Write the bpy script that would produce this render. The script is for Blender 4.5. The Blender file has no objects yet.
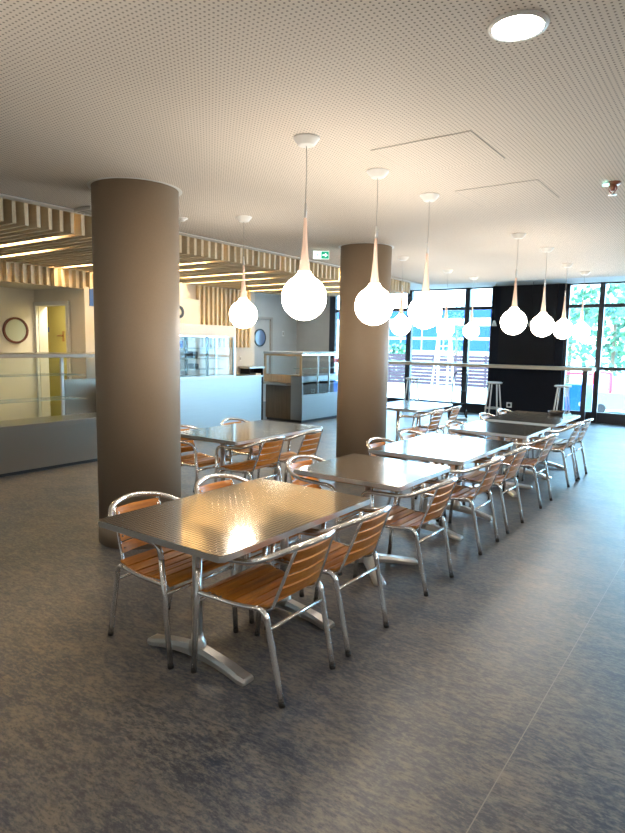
import bpy, bmesh, math, random
from mathutils import Vector, Matrix
random.seed(7)
PI = math.pi
C = bpy.context.scene.collection
SC = bpy.context.scene

# ------------------------------------------------------------------ camera
cam = bpy.data.cameras.new('camera')
camo = bpy.data.objects.new('camera', cam)
C.objects.link(camo)
cam.sensor_width = 36.0
cam.lens = 603.9 * 36.0 / 833.0
cam.clip_end = 200
Rv = Vector((0.81478247, 0.57949999, 0.01758665))
Uv = Vector((-0.08260285, 0.08600897, 0.99286415))
Fv = Vector((-0.57385216, 0.81042101, -0.11794695))
camo.matrix_world = Matrix(((Rv.x, Uv.x, -Fv.x, 0), (Rv.y, Uv.y, -Fv.y, 0), (Rv.z, Uv.z, -Fv.z, 1.657), (0, 0, 0, 1)))
SC.camera = camo

# ------------------------------------------------------------------ world, sun, exposure
w = bpy.data.worlds.new('world')
SC.world = w
w.use_nodes = True
bg = w.node_tree.nodes['Background']
bg.inputs['Color'].default_value = (0.42, 0.72, 1.0, 1)
bg.inputs['Strength'].default_value = 12.0
sun = bpy.data.lights.new('sun', 'SUN')
sun.energy = 5.5
sun.angle = math.radians(1.0)
sun.color = (1.0, 0.95, 0.88)
suno = bpy.data.objects.new('sun', sun)
suno.rotation_euler = (math.radians(38), 0, math.radians(-28))   # shines from behind the building, steep
C.objects.link(suno)
SC.view_settings.view_transform = 'Standard'
SC.view_settings.look = 'None'
SC.view_settings.gamma = 1.0
SC.view_settings.use_curve_mapping = False
SC.view_settings.exposure = 1.05
SC.cycles.use_denoising = True
SC.cycles.max_bounces = 10
SC.cycles.diffuse_bounces = 5
SC.cycles.glossy_bounces = 5
SC.cycles.transparent_max_bounces = 24
SC.cycles.sample_clamp_indirect = 6.0
SC.cycles.caustics_reflective = False
SC.cycles.caustics_refractive = False

# ------------------------------------------------------------------ material helpers
def mat(name, col, rough=0.5, metal=0.0, **kw):
    m = bpy.data.materials.new(name)
    m.use_nodes = True
    b = m.node_tree.nodes['Principled BSDF']
    b.inputs['Base Color'].default_value = (*col, 1)
    b.inputs['Roughness'].default_value = rough
    b.inputs['Metallic'].default_value = metal
    for k, v in kw.items():
        b.inputs[k.replace('_', ' ')].default_value = v
    return m

class NT:
    def __init__(s, m):
        s.t = m.node_tree; s.b = s.t.nodes['Principled BSDF']
    def n(s, typ, **kw):
        nd = s.t.nodes.new(typ)
        for k, v in kw.items():
            setattr(nd, k, v)
        return nd
    def l(s, a, b): s.t.links.new(a, b)
    def math(s, op, a, b=None, c=None):
        nd = s.t.nodes.new('ShaderNodeMath'); nd.operation = op
        for i, v in enumerate((a, b, c)):
            if v is None: continue
            if isinstance(v, (int, float)): nd.inputs[i].default_value = v
            else: s.l(v, nd.inputs[i])
        return nd.outputs[0]
    def pos(s):
        return s.n('ShaderNodeNewGeometry').outputs['Position']
    def obj(s):
        return s.n('ShaderNodeTexCoord').outputs['Object']
    def sep(s, v):
        nd = s.n('ShaderNodeSeparateXYZ'); s.l(v, nd.inputs[0]); return nd.outputs
    def comb(s, x, y, z):
        nd = s.n('ShaderNodeCombineXYZ')
        for i, v in enumerate((x, y, z)):
            if isinstance(v, (int, float)): nd.inputs[i].default_value = v
            else: s.l(v, nd.inputs[i])
        return nd.outputs[0]
    def noise(s, v, scale, detail=4, rough=0.6, mapscale=None):
        if mapscale:
            mp = s.n('ShaderNodeMapping'); mp.inputs['Scale'].default_value = mapscale
            s.l(v, mp.inputs[0]); v = mp.outputs[0]
        nd = s.n('ShaderNodeTexNoise'); nd.inputs['Scale'].default_value = scale
        nd.inputs['Detail'].default_value = detail; nd.inputs['Roughness'].default_value = rough
        s.l(v, nd.inputs['Vector']); return nd.outputs['Fac']
    def ramp(s, f, stops):
        nd = s.n('ShaderNodeValToRGB')
        e = nd.color_ramp.elements
        while len(e) < len(stops): e.new(0.5)
        for i, (p, c) in enumerate(stops):
            e[i].position = p; e[i].color = (*c, 1)
        s.l(f, nd.inputs[0]); return nd.outputs[0]
    def mix(s, f, a, b, typ='MIX'):
        nd = s.n('ShaderNodeMixRGB'); nd.blend_type = typ
        for i, v in enumerate((f, a, b)):
            if isinstance(v, (int, float)): nd.inputs[i].default_value = v
            elif isinstance(v, tuple): nd.inputs[i].default_value = (*v, 1)
            else: s.l(v, nd.inputs[i])
        return nd.outputs[0]
    def bump(s, h, dist, strength=1.0):
        nd = s.n('ShaderNodeBump'); nd.inputs['Distance'].default_value = dist
        nd.inputs['Strength'].default_value = strength
        s.l(h, nd.inputs['Height']); s.l(nd.outputs[0], s.b.inputs['Normal'])

def wall_mat(name, col, rough=0.7):
    m = mat(name, col, rough); t = NT(m)
    f = t.noise(t.pos(), 1.7, 3)
    c2 = tuple(x * 0.93 for x in col)
    t.l(t.ramp(f, [(0.35, c2), (0.65, col)]), t.b.inputs['Base Color'])
    t.bump(t.noise(t.pos(), 180, 2), 0.0006, 0.5)
    return m

def emis(name, col, strength):
    m = bpy.data.materials.new(name); m.use_nodes = True
    b = m.node_tree.nodes['Principled BSDF']
    b.inputs['Base Color'].default_value = (0.8, 0.8, 0.8, 1)
    b.inputs['Emission Color'].default_value = (*col, 1)
    b.inputs['Emission Strength'].default_value = strength
    return m

def glass_mat(name, tint, refl=1.0):
    m = bpy.data.materials.new(name); m.use_nodes = True
    t = m.node_tree; t.nodes.clear()
    out = t.nodes.new('ShaderNodeOutputMaterial')
    tr = t.nodes.new('ShaderNodeBsdfTransparent'); tr.inputs[0].default_value = (*tint, 1)
    gl = t.nodes.new('ShaderNodeBsdfGlossy'); gl.inputs['Roughness'].default_value = 0.02
    fr = t.nodes.new('ShaderNodeFresnel'); fr.inputs['IOR'].default_value = 1.45
    mu = t.nodes.new('ShaderNodeMath'); mu.operation = 'MULTIPLY'; mu.inputs[1].default_value = refl
    mx = t.nodes.new('ShaderNodeMixShader')
    t.links.new(fr.outputs[0], mu.inputs[0]); t.links.new(mu.outputs[0], mx.inputs[0])
    t.links.new(tr.outputs[0], mx.inputs[1]); t.links.new(gl.outputs[0], mx.inputs[2])
    t.links.new(mx.outputs[0], out.inputs[0])
    return m

# ------------------------------------------------------------------ materials
# floor: mottled blue-grey and brown sheet vinyl with one pale weld seam
M_floor = mat('mottled_vinyl', (0.1, 0.1, 0.1), 0.42); t = NT(M_floor)
P = t.pos()
warp = t.n('ShaderNodeVectorMath', operation='ADD')
wn = t.n('ShaderNodeTexNoise'); wn.inputs['Scale'].default_value = 3.0; t.l(P, wn.inputs['Vector'])
sc_ = t.n('ShaderNodeVectorMath', operation='SCALE'); sc_.inputs['Scale'].default_value = 0.05
t.l(wn.outputs['Color'], sc_.inputs[0]); t.l(P, warp.inputs[0]); t.l(sc_.outputs[0], warp.inputs[1])
W = warp.outputs[0]
n1 = t.noise(W, 2.4, 6, 0.66, (1.0, 1.5, 1.0))
n2 = t.noise(W, 9.0, 7, 0.75, (1.0, 2.3, 1.0))
n3 = t.noise(W, 26.0, 5, 0.8, (1.0, 2.4, 1.0))
n4 = t.noise(W, 1.3, 2, 0.5)
c1 = t.ramp(n1, [(0.42, (0.034, 0.048, 0.075)), (0.50, (0.088, 0.096, 0.112)), (0.57, (0.168, 0.150, 0.130))])
c2 = t.ramp(n2, [(0.42, (0.032, 0.046, 0.074)), (0.50, (0.090, 0.096, 0.114)), (0.60, (0.235, 0.198, 0.155))])
cc = t.mix(0.52, c1, c2)
cc = t.mix(t.ramp(n3, [(0.50, (0, 0, 0)), (0.64, (0.75, 0.75, 0.75))]), cc, (0.25, 0.22, 0.18))
cc = t.mix(t.ramp(n3, [(0.38, (0.85, 0.85, 0.85)), (0.49, (0, 0, 0))]), cc, (0.026, 0.034, 0.050))
cc = t.mix(0.22, cc, t.ramp(n4, [(0.42, (0.035, 0.052, 0.085)), (0.58, (0.14, 0.12, 0.10))]))
t.b.inputs['Specular IOR Level'].default_value = 0.38
X = t.sep(P)[0]
seam = t.math('LESS_THAN', t.math('ABSOLUTE', t.math('ADD', X, 0.642)), 0.0022)
cc = t.mix(seam, cc, (0.22, 0.20, 0.185))
t.l(cc, t.b.inputs['Base Color'])
t.l(t.math('ADD', t.math('MULTIPLY', n2, 0.20), 0.29), t.b.inputs['Roughness'])
t.bump(n3, 0.0012, 0.35)

# ceiling: perforated plasterboard
M_ceil = mat('perforated_ceiling', (0.70, 0.635, 0.56), 0.8); t = NT(M_ceil)
s_ = t.sep(t.pos())
fx = t.math('SUBTRACT', t.math('FRACT', t.math('DIVIDE', s_[0], 0.0235)), 0.5)
fy = t.math('SUBTRACT', t.math('FRACT', t.math('DIVIDE', s_[1], 0.0235)), 0.5)
r2 = t.math('ADD', t.math('MULTIPLY', fx, fx), t.math('MULTIPLY', fy, fy))
hole = t.math('LESS_THAN', r2, 0.20 ** 2)
t.l(t.mix(hole, (0.70, 0.635, 0.56), (0.22, 0.19, 0.16)), t.b.inputs['Base Color'])
M_white = wall_mat('white_paint', (0.72, 0.72, 0.70))
M_ceilp = wall_mat('plain_ceiling_paint', (0.70, 0.69, 0.67))
M_cream = wall_mat('cream_paint', (0.70, 0.66, 0.58))
M_grey = wall_mat('cool_grey_paint', (0.55, 0.56, 0.55))
M_greyd = wall_mat('warm_grey_paint', (0.44, 0.42, 0.39))
M_yellow = wall_mat('yellow_paint', (0.66, 0.58, 0.20))
M_navy = wall_mat('navy_panel', (0.006, 0.009, 0.017), 0.5)
M_navy2 = wall_mat('charcoal_panel', (0.014, 0.015, 0.019), 0.5)
for _m in (M_navy, M_navy2): _m.node_tree.nodes['Principled BSDF'].inputs['Specular IOR Level'].default_value = 0.15
M_frame = mat('navy_window_frame', (0.010, 0.014, 0.024), 0.35)
M_shadowgap = mat('blue_grey_gap', (0.13, 0.16, 0.23), 0.7)
M_column = mat('taupe_laminate', (0.235, 0.185, 0.135), 0.6); t = NT(M_column)
f = t.noise(t.pos(), 90, 3)
t.l(t.ramp(f, [(0.3, (0.290, 0.215, 0.148)), (0.7, (0.310, 0.232, 0.160))]), t.b.inputs['Base Color'])

def steel(name, col, rough, brush=None):
    m = mat(name, col, rough, 1.0); t = NT(m)
    if brush:
        f = t.noise(t.pos(), 1.0, 3, 0.7, brush)
        t.l(t.math('ADD', t.math('MULTIPLY', f, 0.20), rough - 0.10), t.b.inputs['Roughness'])
        t.l(t.ramp(f, [(0.3, tuple(c * 0.93 for c in col)), (0.7, col)]), t.b.inputs['Base Color'])
    return m
M_steel = steel('brushed_steel', (0.40, 0.395, 0.385), 0.36, (3, 3, 90))
M_steel_dimmed = steel('brushed_steel_dimmed', (0.30, 0.27, 0.235), 0.28)  # same steel, colour darkened to imitate the dim room reflected in it
M_steel2 = steel('brushed_steel_top', (0.42, 0.41, 0.39), 0.30)
M_alu = steel('polished_aluminium', (0.84, 0.83, 0.81), 0.19)
M_alu.node_tree.nodes['Principled BSDF'].inputs['Metallic'].default_value = 0.85
M_alu2 = steel('satin_aluminium', (0.70, 0.69, 0.67), 0.30)
M_alu2.node_tree.nodes['Principled BSDF'].inputs['Metallic'].default_value = 0.85
M_rubber = mat('black_rubber', (0.012, 0.012, 0.012), 0.6)
M_black = mat('black_metal', (0.015, 0.016, 0.02), 0.4)
M_plaswhite = mat('white_plastic', (0.78, 0.78, 0.76), 0.4)

# embossed basket-weave stainless
M_weave = mat('embossed_stainless', (0.60, 0.575, 0.53), 0.10, 0.9); t = NT(M_weave)
s_ = t.sep(t.obj())
pit = 0.024
cx_ = t.math('FLOOR', t.math('DIVIDE', s_[0], pit)); cy_ = t.math('FLOOR', t.math('DIVIDE', s_[1], pit))
par = t.math('MODULO', t.math('ABSOLUTE', t.math('ADD', cx_, cy_)), 2.0)
par = t.math('GREATER_THAN', par, 0.5)
a = t.math('ABSOLUTE', t.math('SINE', t.math('MULTIPLY', s_[0], PI / pit)))
b_ = t.math('ABSOLUTE', t.math('SINE', t.math('MULTIPLY', s_[1], PI / pit)))
h1 = t.math('MULTIPLY', a, par); h2 = t.math('MULTIPLY', b_, t.math('SUBTRACT', 1.0, par))
hh = t.math('ADD', h1, h2)
t.l(t.ramp(hh, [(0.35, (0.13, 0.12, 0.105)), (0.90, (0.58, 0.545, 0.49))]), t.b.inputs['Base Color'])  # relief contrast painted in: weave valleys darker in colour
t.l(t.math('SUBTRACT', 0.20, t.math('MULTIPLY', hh, 0.12)), t.b.inputs['Roughness'])
t.bump(hh, 0.0003, 0.22)

def wood(name, dark, light, axis, rough=0.35, var=False, coat=0.0):
    m = mat(name, light, rough); t = NT(m)
    ms = [14, 14, 14]; ms[axis] = 1.2
    P = t.pos() if var else t.obj()
    g = t.noise(P, 2.2, 6, 0.65, tuple(ms))
    c = t.ramp(g, [(0.30, dark), (0.70, light)])
    if var:
        yy = t.sep(P)[1]
        wn = t.n('ShaderNodeTexWhiteNoise', noise_dimensions='1D')
        t.l(t.math('FLOOR', t.math('DIVIDE', t.math('ADD', yy, var[1]), var[0])), wn.inputs['W'])
        c = t.mix(t.ramp(wn.outputs[0], [(0.0, (0.0, 0.0, 0.0)), (1.0, (0.75, 0.75, 0.75))]), c, tuple(x * 0.62 for x in dark))
    t.l(c, t.b.inputs['Base Color'])
    t.b.inputs['Coat Weight'].default_value = coat
    return m
M_teak = wood('varnished_orange_wood', (0.36, 0.115, 0.012), (0.70, 0.270, 0.032), 1, 0.38, coat=0.1)
M_slat = wood('pale_pine', (0.74, 0.60, 0.40), (0.86, 0.74, 0.54), 0, 0.5, var=(0.1145, 0.02))
M_slatv = wood('pale_pine_upright', (0.74, 0.60, 0.38), (0.88, 0.76, 0.54), 2, 0.5)
M_oak = wood('oak_veneer', (0.36, 0.25, 0.14), (0.50, 0.37, 0.22), 2, 0.4)
M_darkwood = wood('dark_brown_veneer', (0.07, 0.05, 0.03), (0.12, 0.088, 0.055), 2, 0.45)
M_ply = wood('chipboard_underside', (0.32, 0.19, 0.08), (0.46, 0.29, 0.13), 1, 0.5)
M_bartop = wood('pale_bar_top', (0.44, 0.36, 0.27), (0.60, 0.51, 0.40), 0, 0.35)

M_globe = emis('lit_opal_glass', (1.0, 0.88, 0.73), 18.0)
M_neck = mat('rosy_opal_glass', (0.80, 0.62, 0.52), 0.25, Emission_Color=(1.0, 0.55, 0.34, 1), Emission_Strength=0.10)  # low emission imitates globe light passing up through the glass
M_led = emis('lit_led_strip', (1.0, 0.76, 0.42), 32.0)
M_down = emis('lit_downlight_lens', (1.0, 0.90, 0.78), 60.0)
M_exitlit = emis('lit_sign_white', (0.75, 1.0, 0.92), 1.1)
M_exitgreen = emis('lit_sign_green', (0.0, 0.32, 0.18), 0.55)
M_exitgreen.node_tree.nodes['Principled BSDF'].inputs['Base Color'].default_value = (0, 0.25, 0.14, 1)
M_glass = glass_mat('window_glass', (0.90, 0.97, 0.98), 0.8)
M_caseglass = glass_mat('display_glass', (0.95, 0.975, 0.975), 0.22)
M_shelfglass = mat('green_edged_glass_shelf', (0.55, 0.75, 0.74), 0.15, Alpha=0.45)
M_porthole = mat('frosted_porthole_glass', (0.42, 0.47, 0.40), 0.25)
M_portblue = mat('bluish_porthole_glass', (0.14, 0.20, 0.34), 0.12)
M_redwood = mat('red_brown_ring', (0.11, 0.022, 0.012), 0.4)
M_blue = mat('blue_sign', (0.03, 0.09, 0.32), 0.4)
M_bin = mat('blue_container_paint', (0.01, 0.13, 0.75), 0.5)
M_red = mat('red_tube_paint', (0.75, 0.04, 0.06), 0.4)
M_brass = mat('brass', (0.6, 0.35, 0.14), 0.3, 1.0)
M_sprk = mat('coppery_housing', (0.35, 0.14, 0.09), 0.35, 0.4)

# ------------------------------------------------------------------ geometry helpers
def box(bm, x0, x1, y0, y1, z0, z1, bev=0.0):
    vs = [bm.verts.new((x, y, z)) for x in (x0, x1) for y in (y0, y1) for z in (z0, z1)]
    fs = [(0, 1, 3, 2), (4, 6, 7, 5), (0, 4, 5, 1), (2, 3, 7, 6), (0, 2, 6, 4), (1, 5, 7, 3)]
    faces = [bm.faces.new([vs[i] for i in f]) for f in fs]
    if bev > 0:
        es = list({e for f in faces for e in f.edges})
        bmesh.ops.bevel(bm, geom=es, offset=bev, segments=2, affect='EDGES', profile=0.6)
    return bm

def catmull(pts, n=6):
    pts = [Vector(p) for p in pts]
    q = [pts[0] * 2 - pts[1]] + pts + [pts[-1] * 2 - pts[-2]]
    out = []
    for i in range(1, len(q) - 2):
        for k in range(n):
            u = k / n
            a, b, c, d = q[i - 1], q[i], q[i + 1], q[i + 2]
            out.append(0.5 * ((2 * b) + (c - a) * u + (2 * a - 5 * b + 4 * c - d) * u * u + (3 * b - a - 3 * c + d) * u ** 3))
    out.append(pts[-1])
    return out

def tube(bm, pts, r, seg=10, smooth=0, flat=None, cap=True):
    """sweep a circle (or an ellipse: flat=(side axis, ratio)) along the points"""
    P = catmull(pts, smooth) if smooth else [Vector(p) for p in pts]
    rr = r if isinstance(r, (list, tuple)) else [r] * len(P)
    if len(rr) != len(P):
        rr = [rr[0] + (rr[-1] - rr[0]) * i / (len(P) - 1) for i in range(len(P))]
    T = []
    for i in range(len(P)):
        a = P[max(i - 1, 0)]; b = P[min(i + 1, len(P) - 1)]
        T.append((b - a).normalized())
    up = Vector((0, 0, 1)) if abs(T[0].z) < 0.9 else Vector((1, 0, 0))
    N = (up - T[0] * up.dot(T[0])).normalized()
    rings = []
    for i in range(len(P)):
        N = (N - T[i] * N.dot(T[i])).normalized()
        B = T[i].cross(N)
        ring = []
        for k in range(seg):
            a = 2 * PI * k / seg
            v = (N * math.cos(a) + B * math.sin(a)) * rr[i]
            if flat:
                ax, ratio = flat
                axv = Vector(ax)
                v = v - axv * v.dot(axv) * (1 - ratio)
            ring.append(bm.verts.new(P[i] + v))
        rings.append(ring)
    for i in range(len(rings) - 1):
        for k in range(seg):
            f = bm.faces.new((rings[i][k], rings[i][(k + 1) % seg], rings[i + 1][(k + 1) % seg], rings[i + 1][k]))
            f.smooth = True
    if cap:
        bm.faces.new(rings[0][::-1]); bm.faces.new(rings[-1])
    return bm

def lathe(bm, prof, seg=32, cx=0, cy=0, smooth=True):
    rings = []
    for r, z in prof:
        if r < 1e-5:
            rings.append([bm.verts.new((cx, cy, z))])
        else:
            rings.append([bm.verts.new((cx + r * math.cos(2 * PI * k / seg), cy + r * math.sin(2 * PI * k / seg), z)) for k in range(seg)])
    for i in range(len(rings) - 1):
        a, b = rings[i], rings[i + 1]
        for k in range(seg):
            k2 = (k + 1) % seg
            if len(a) == 1 and len(b) == 1: continue
            if len(a) == 1: f = bm.faces.new((a[0], b[k2], b[k]))
            elif len(b) == 1: f = bm.faces.new((a[k], a[k2], b[0]))
            else: f = bm.faces.new((a[k], a[k2], b[k2], b[k]))
            f.smooth = smooth
    return bm

def prism(bm, poly, z0, z1):
    a = [bm.verts.new((x, y, z0)) for x, y in poly]
    b = [bm.verts.new((x, y, z1)) for x, y in poly]
    n = len(poly)
    bm.faces.new(a[::-1]); bm.faces.new(b)
    for i in range(n):
        bm.faces.new((a[i], a[(i + 1) % n], b[(i + 1) % n], b[i]))
    return bm

def rrect(x0, x1, y0, y1, r, n=5):
    out = []
    for cx, cy, a0 in ((x1 - r, y1 - r, 0), (x0 + r, y1 - r, 90), (x0 + r, y0 + r, 180), (x1 - r, y0 + r, 270)):
        for k in range(n + 1):
            a = math.radians(a0 + 90 * k / n)
            out.append((cx + r * math.cos(a), cy + r * math.sin(a)))
    return out

def disc(bm, c, axis, r, depth, seg=32, rin=0.0):
    """a disc or ring whose face looks along axis, centred on c"""
    ax = Vector(axis).normalized()
    u = ax.orthogonal().normalized(); v = ax.cross(u)
    c = Vector(c)
    def ring(rad, d): return [bm.verts.new(c + (u * math.cos(2 * PI * k / seg) + v * math.sin(2 * PI * k / seg)) * rad + ax * d) for k in range(seg)]
    o0, o1 = ring(r, -depth / 2), ring(r, depth / 2)
    for k in range(seg):
        bm.faces.new((o0[k], o0[(k + 1) % seg], o1[(k + 1) % seg], o1[k]))
    if rin > 0:
        i0, i1 = ring(rin, -depth / 2), ring(rin, depth / 2)
        for k in range(seg):
            k2 = (k + 1) % seg
            bm.faces.new((i0[k], i1[k], i1[k2], i0[k2]))
            bm.faces.new((o1[k], o1[k2], i1[k2], i1[k]))
            bm.faces.new((o0[k], i0[k], i0[k2], o0[k2]))
    else:
        bm.faces.new(o0[::-1]); bm.faces.new(o1)
    return bm

def B(): return bmesh.new()

def obj(name, bm, m, parent=None, recalc=True):
    if recalc: bmesh.ops.recalc_face_normals(bm, faces=bm.faces)
    me = bpy.data.meshes.new(name)
    bm.to_mesh(me); bm.free()
    me.materials.append(m)
    o = bpy.data.objects.new(name, me)
    C.objects.link(o)
    if parent is not None: o.parent = parent
    return o

def tag(o, label, cat, group=None, kind=None):
    o['label'] = label; o['category'] = cat
    if group: o['group'] = group
    if kind: o['kind'] = kind
    return o

def thing(name, label, cat, loc=(0, 0, 0), rz=0.0, group=None):
    o = bpy.data.objects.new(name, None); C.objects.link(o)
    o.empty_display_size = 0.1
    o.location = loc; o.rotation_euler = (0, 0, rz)
    return tag(o, label, cat, group)

def struct(name, bm, m, parent=None):
    o = obj(name, bm, m, parent)
    if parent is None: o['kind'] = 'structure'
    return o

def dup(root, loc, rz, label, group=None):
    r = root.copy(); C.objects.link(r); r.location = loc; r.rotation_euler = (0, 0, rz)
    r['label'] = label
    if group: r['group'] = group
    for ch in list(root.children):
        c = ch.copy(); C.objects.link(c); c.parent = r
        for g in ch.children:
            d = g.copy(); C.objects.link(d); d.parent = c
    return r

# ------------------------------------------------------------------ room shell
XL, XR, YF, YB = -11.2, 5.0, -4.0, 14.9      # left wall, right wall, wall behind the camera, window wall
ZC, ZH = 2.87, 3.15                          # main ceiling, raised ceiling
XS = -8.1                                    # plane of the slatted serving wall

struct('floor', box(B(), -13.2, XR + 0.2, YF - 0.2, YB + 0.15, -0.12, 0), M_floor)
struct('ceiling', box(B(), -5.17, XR, YF, 11.2, ZC, ZC + 0.06), M_ceil)
struct('ceiling_raised', box(B(), -13.2, XR + 0.2, YF - 0.2, YB + 0.15, ZH, ZH + 0.15), M_ceilp)
b = B(); box(b, -5.17, XR, 11.17, 11.2, ZC + 0.06, ZH)
struct('ceiling_step', b, M_ceilp)
struct('ceiling_strip', box(B(), -5.345, -5.245, YF, 11.2, ZC, ZC + 0.10), M_white)
struct('ceiling_gap', box(B(), -5.245, -5.17, YF, 11.2, ZC + 0.015, ZC + 0.06), M_shadowgap)
struct('ceiling_canopy', box(B(), XS, -5.345, YF, 10.85, 2.90, 2.95), M_slatv)
struct('ceiling_kitchen', box(B(), -13.1, XS - 0.16, YF, 7.35, 2.46, 2.52), M_cream)

struct('wall_right', box(B(), XR, XR + 0.2, YF, YB, 0, ZH), wall_mat('taupe_paint', (0.26, 0.215, 0.17)))
struct('wall_front', box(B(), -13.2, XR + 0.2, YF - 0.2, YF, 0, ZH), M_white)
# grey left wall with the opening of the round-windowed door
b = B()
box(b, XL - 0.15, XL, 9.42, 12.35, 0, ZH); box(b, XL - 0.15, XL, 13.72, 15.05, 0, ZH); box(b, XL - 0.15, XL, 12.35, 13.72, 2.42, ZH)
struct('wall_left', b, M_grey)
struct('wall_return', box(B(), XL, XS - 0.2, 9.27, 9.42, 0, ZH), M_grey)
struct('wall_servery', box(B(), XS - 0.2, XS - 0.05, 7.3, 9.42, 0, ZH), M_white)
struct('wall_kitchen_side', box(B(), XS - 0.16, XS, 5.64, 7.3, 0, 2.46), M_white)
# kitchen wall with the yellow doorway
b = B()
box(b, -13.1, -9.35, 5.49, 5.64, 0, 2.46); box(b, -8.53, XS, 5.49, 5.64, 0, 2.46); box(b, -9.35, -8.53, 5.49, 5.64, 2.2, 2.46)
struct('wall_kitchen', b, M_cream)
struct('wall_kitchen_left', box(B(), -9.62, -9.47, YF, 5.49, 0, 2.46), M_cream)
b = B(); box(b, -13.1, XS - 0.16, 6.30, 6.40, 0, 2.46); box(b, -13.2, -13.1, 5.64, 6.40, 0, 2.46)
struct('wall_store', b, M_yellow)
b = B(); box(b, -9.41, -9.35, 5.44, 5.48, 0, 2.26); box(b, -8.53, -8.47, 5.44, 5.48, 0, 2.26); box(b, -9.35, -8.53, 5.44, 5.48, 2.2, 2.26)
struct('trim_1', b, M_white)

# window wall
b = B()
box(b, -13.2, -9.98, YB, YB + 0.15, 0, ZH)
struct('wall_back', b, M_greyd)
struct('wall_pier', box(B(), -5.12, -3.42, YB - 0.12, YB + 0.15, 0, ZH), M_navy)
struct('trim_2', box(B(), -4.92, -3.60, YB - 0.15, YB - 0.12, 1.30, ZH - 0.02), M_navy2)

def window_bay(name, x0, x1, mull):
    b = B()
    y0, y1 = YB, YB + 0.09
    box(b, x0, x1, y0, YB + 0.12, 0, 0.24)
    box(b, x0, x1, y0, y1, ZH - 0.03, ZH)
    for z0, z1 in ((1.20, 1.275), (2.60, 2.68)):
        box(b, x0, x1, y0 + 0.005, y1 - 0.005, z0, z1)
    for x, wd in mull:
        box(b, x - wd / 2, x + wd / 2, y0 - 0.03, y1, 0.0, ZH)
    o = struct(name, b, M_frame)
    g = B(); box(g, x0, x1, YB + 0.04, YB + 0.052, 0.24, ZH - 0.03)
    obj('window_glass', g, M_glass, o)
    return o
window_bay('window_1', -9.98, -5.12, [(-9.88, .2), (-8.98, .12), (-7.41, .14), (-5.80, .13), (-5.15, .06)])
window_bay('window_2', -3.42, XR, [(-3.39, .06), (-2.68, .11), (-1.1, .11), (0.5, .11), (2.1, .11), (3.7, .11)])

# grey door with an oval-looking round window in the left wall
b = B(); box(b, XL - 0.10, XL - 0.05, 12.42, 13.66, 0, 2.36)
o = struct('door_1', b, M_grey)
b = B(); box(b, XL - 0.12, XL + 0.01, 12.35, 12.42, 0, 2.42); box(b, XL - 0.12, XL + 0.01, 13.66, 13.74, 0, 2.42); box(b, XL - 0.12, XL + 0.01, 12.42, 13.66, 2.36, 2.42)
obj('door_frame', b, M_greyd, o)
obj('porthole_ring', disc(B(), (XL - 0.035, 13.22, 1.83), (1, 0, 0), 0.25, 0.03, 32, 0.215), M_frame, o)
obj('porthole_glass', disc(B(), (XL - 0.04, 13.22, 1.83), (1, 0, 0), 0.216, 0.02), M_portblue, o)
# cream door leaf with a red-brown porthole ring, kitchen
b = B(); box(b, -9.44, -9.39, 3.9, 5.46, 0.01, 2.21)
o = struct('door_2', b, M_cream)
obj('porthole_ring', disc(B(), (-9.38, 5.115, 1.80), (1, 0, 0), 0.205, 0.035, 40, 0.172), M_redwood, o)
obj('porthole_glass', disc(B(), (-9.385, 5.115, 1.80), (1, 0, 0), 0.173, 0.02), M_porthole, o)
# yellow door behind the doorway
b = B(); box(b, -10.42, -9.45, 6.25, 6.295, 0.01, 2.36)
o = struct('door_3', b, M_yellow)
obj('door_sign', box(B(), -10.40, -10.31, 6.24, 6.249, 1.80, 1.89), M_blue, o)
b = B(); box(b, -9.89, -9.84, 6.235, 6.249, 1.64, 1.82); tube(b, [(-9.865, 6.24, 1.74), (-9.865, 6.19, 1.74), (-9.95, 6.18, 1.74)], 0.014, 8)
obj('door_handle', b, M_brass, o)

# ceiling access hatches
def hatch(x0, x1, y0, y1, label):
    b = B(); box(b, x0, x1, y0, y1, ZC - 0.004, ZC - 0.0005)
    o = obj('access_hatch', b, M_ceil); tag(o, label, 'hatch', None)
    g = B(); w_ = 0.0045
    for a in ((x0 - w_, x1 + w_, y0 - w_, y0), (x0 - w_, x1 + w_, y1, y1 + w_), (x0 - w_, x0, y0, y1), (x1, x1 + w_, y0, y1)):
        box(g, *a, ZC - 0.003, ZC - 0.0005)
    obj('shadow_line', g, M_greyd, o)
hatch(-2.00, -1.36, 3.41, 4.00, 'square perforated ceiling hatch nearer to the camera, above the first pendants')
hatch(-1.94, -1.32, 4.62, 5.24, 'square perforated ceiling hatch farther from the camera, above the third pendant')

# ------------------------------------------------------------------ columns
def column(x, y, r, label):
    t_ = thing('round_column', label, 'column', (x, y, 0), 0, 'round taupe columns')
    obj('shaft', lathe(B(), [(0, 0.15), (r, 0.15), (r, ZC), (0, ZC)], 72), M_column, t_)
    obj('skirting', lathe(B(), [(0, 0), (r + 0.006, 0), (r + 0.006, 0.142), (r + 0.002, 0.15), (0, 0.15)], 72), M_column, t_)
    obj('ceiling_collar', lathe(B(), [(r + 0.001, ZC - 0.004), (r + 0.028, ZC - 0.003), (r + 0.030, ZC - 0.001), (r + 0.001, ZC - 0.001)], 72), M_plaswhite, t_)
    for o in t_.children:
        for p in o.data.polygons:
            p.use_smooth = abs(p.normal.z) < 0.5
column(-4.087, 3.26, 0.338, 'round taupe column nearer to the camera, beside the nearest table')
column(-3.93, 6.64, 0.318, 'round taupe column farther back, behind the second table of the row')

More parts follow.
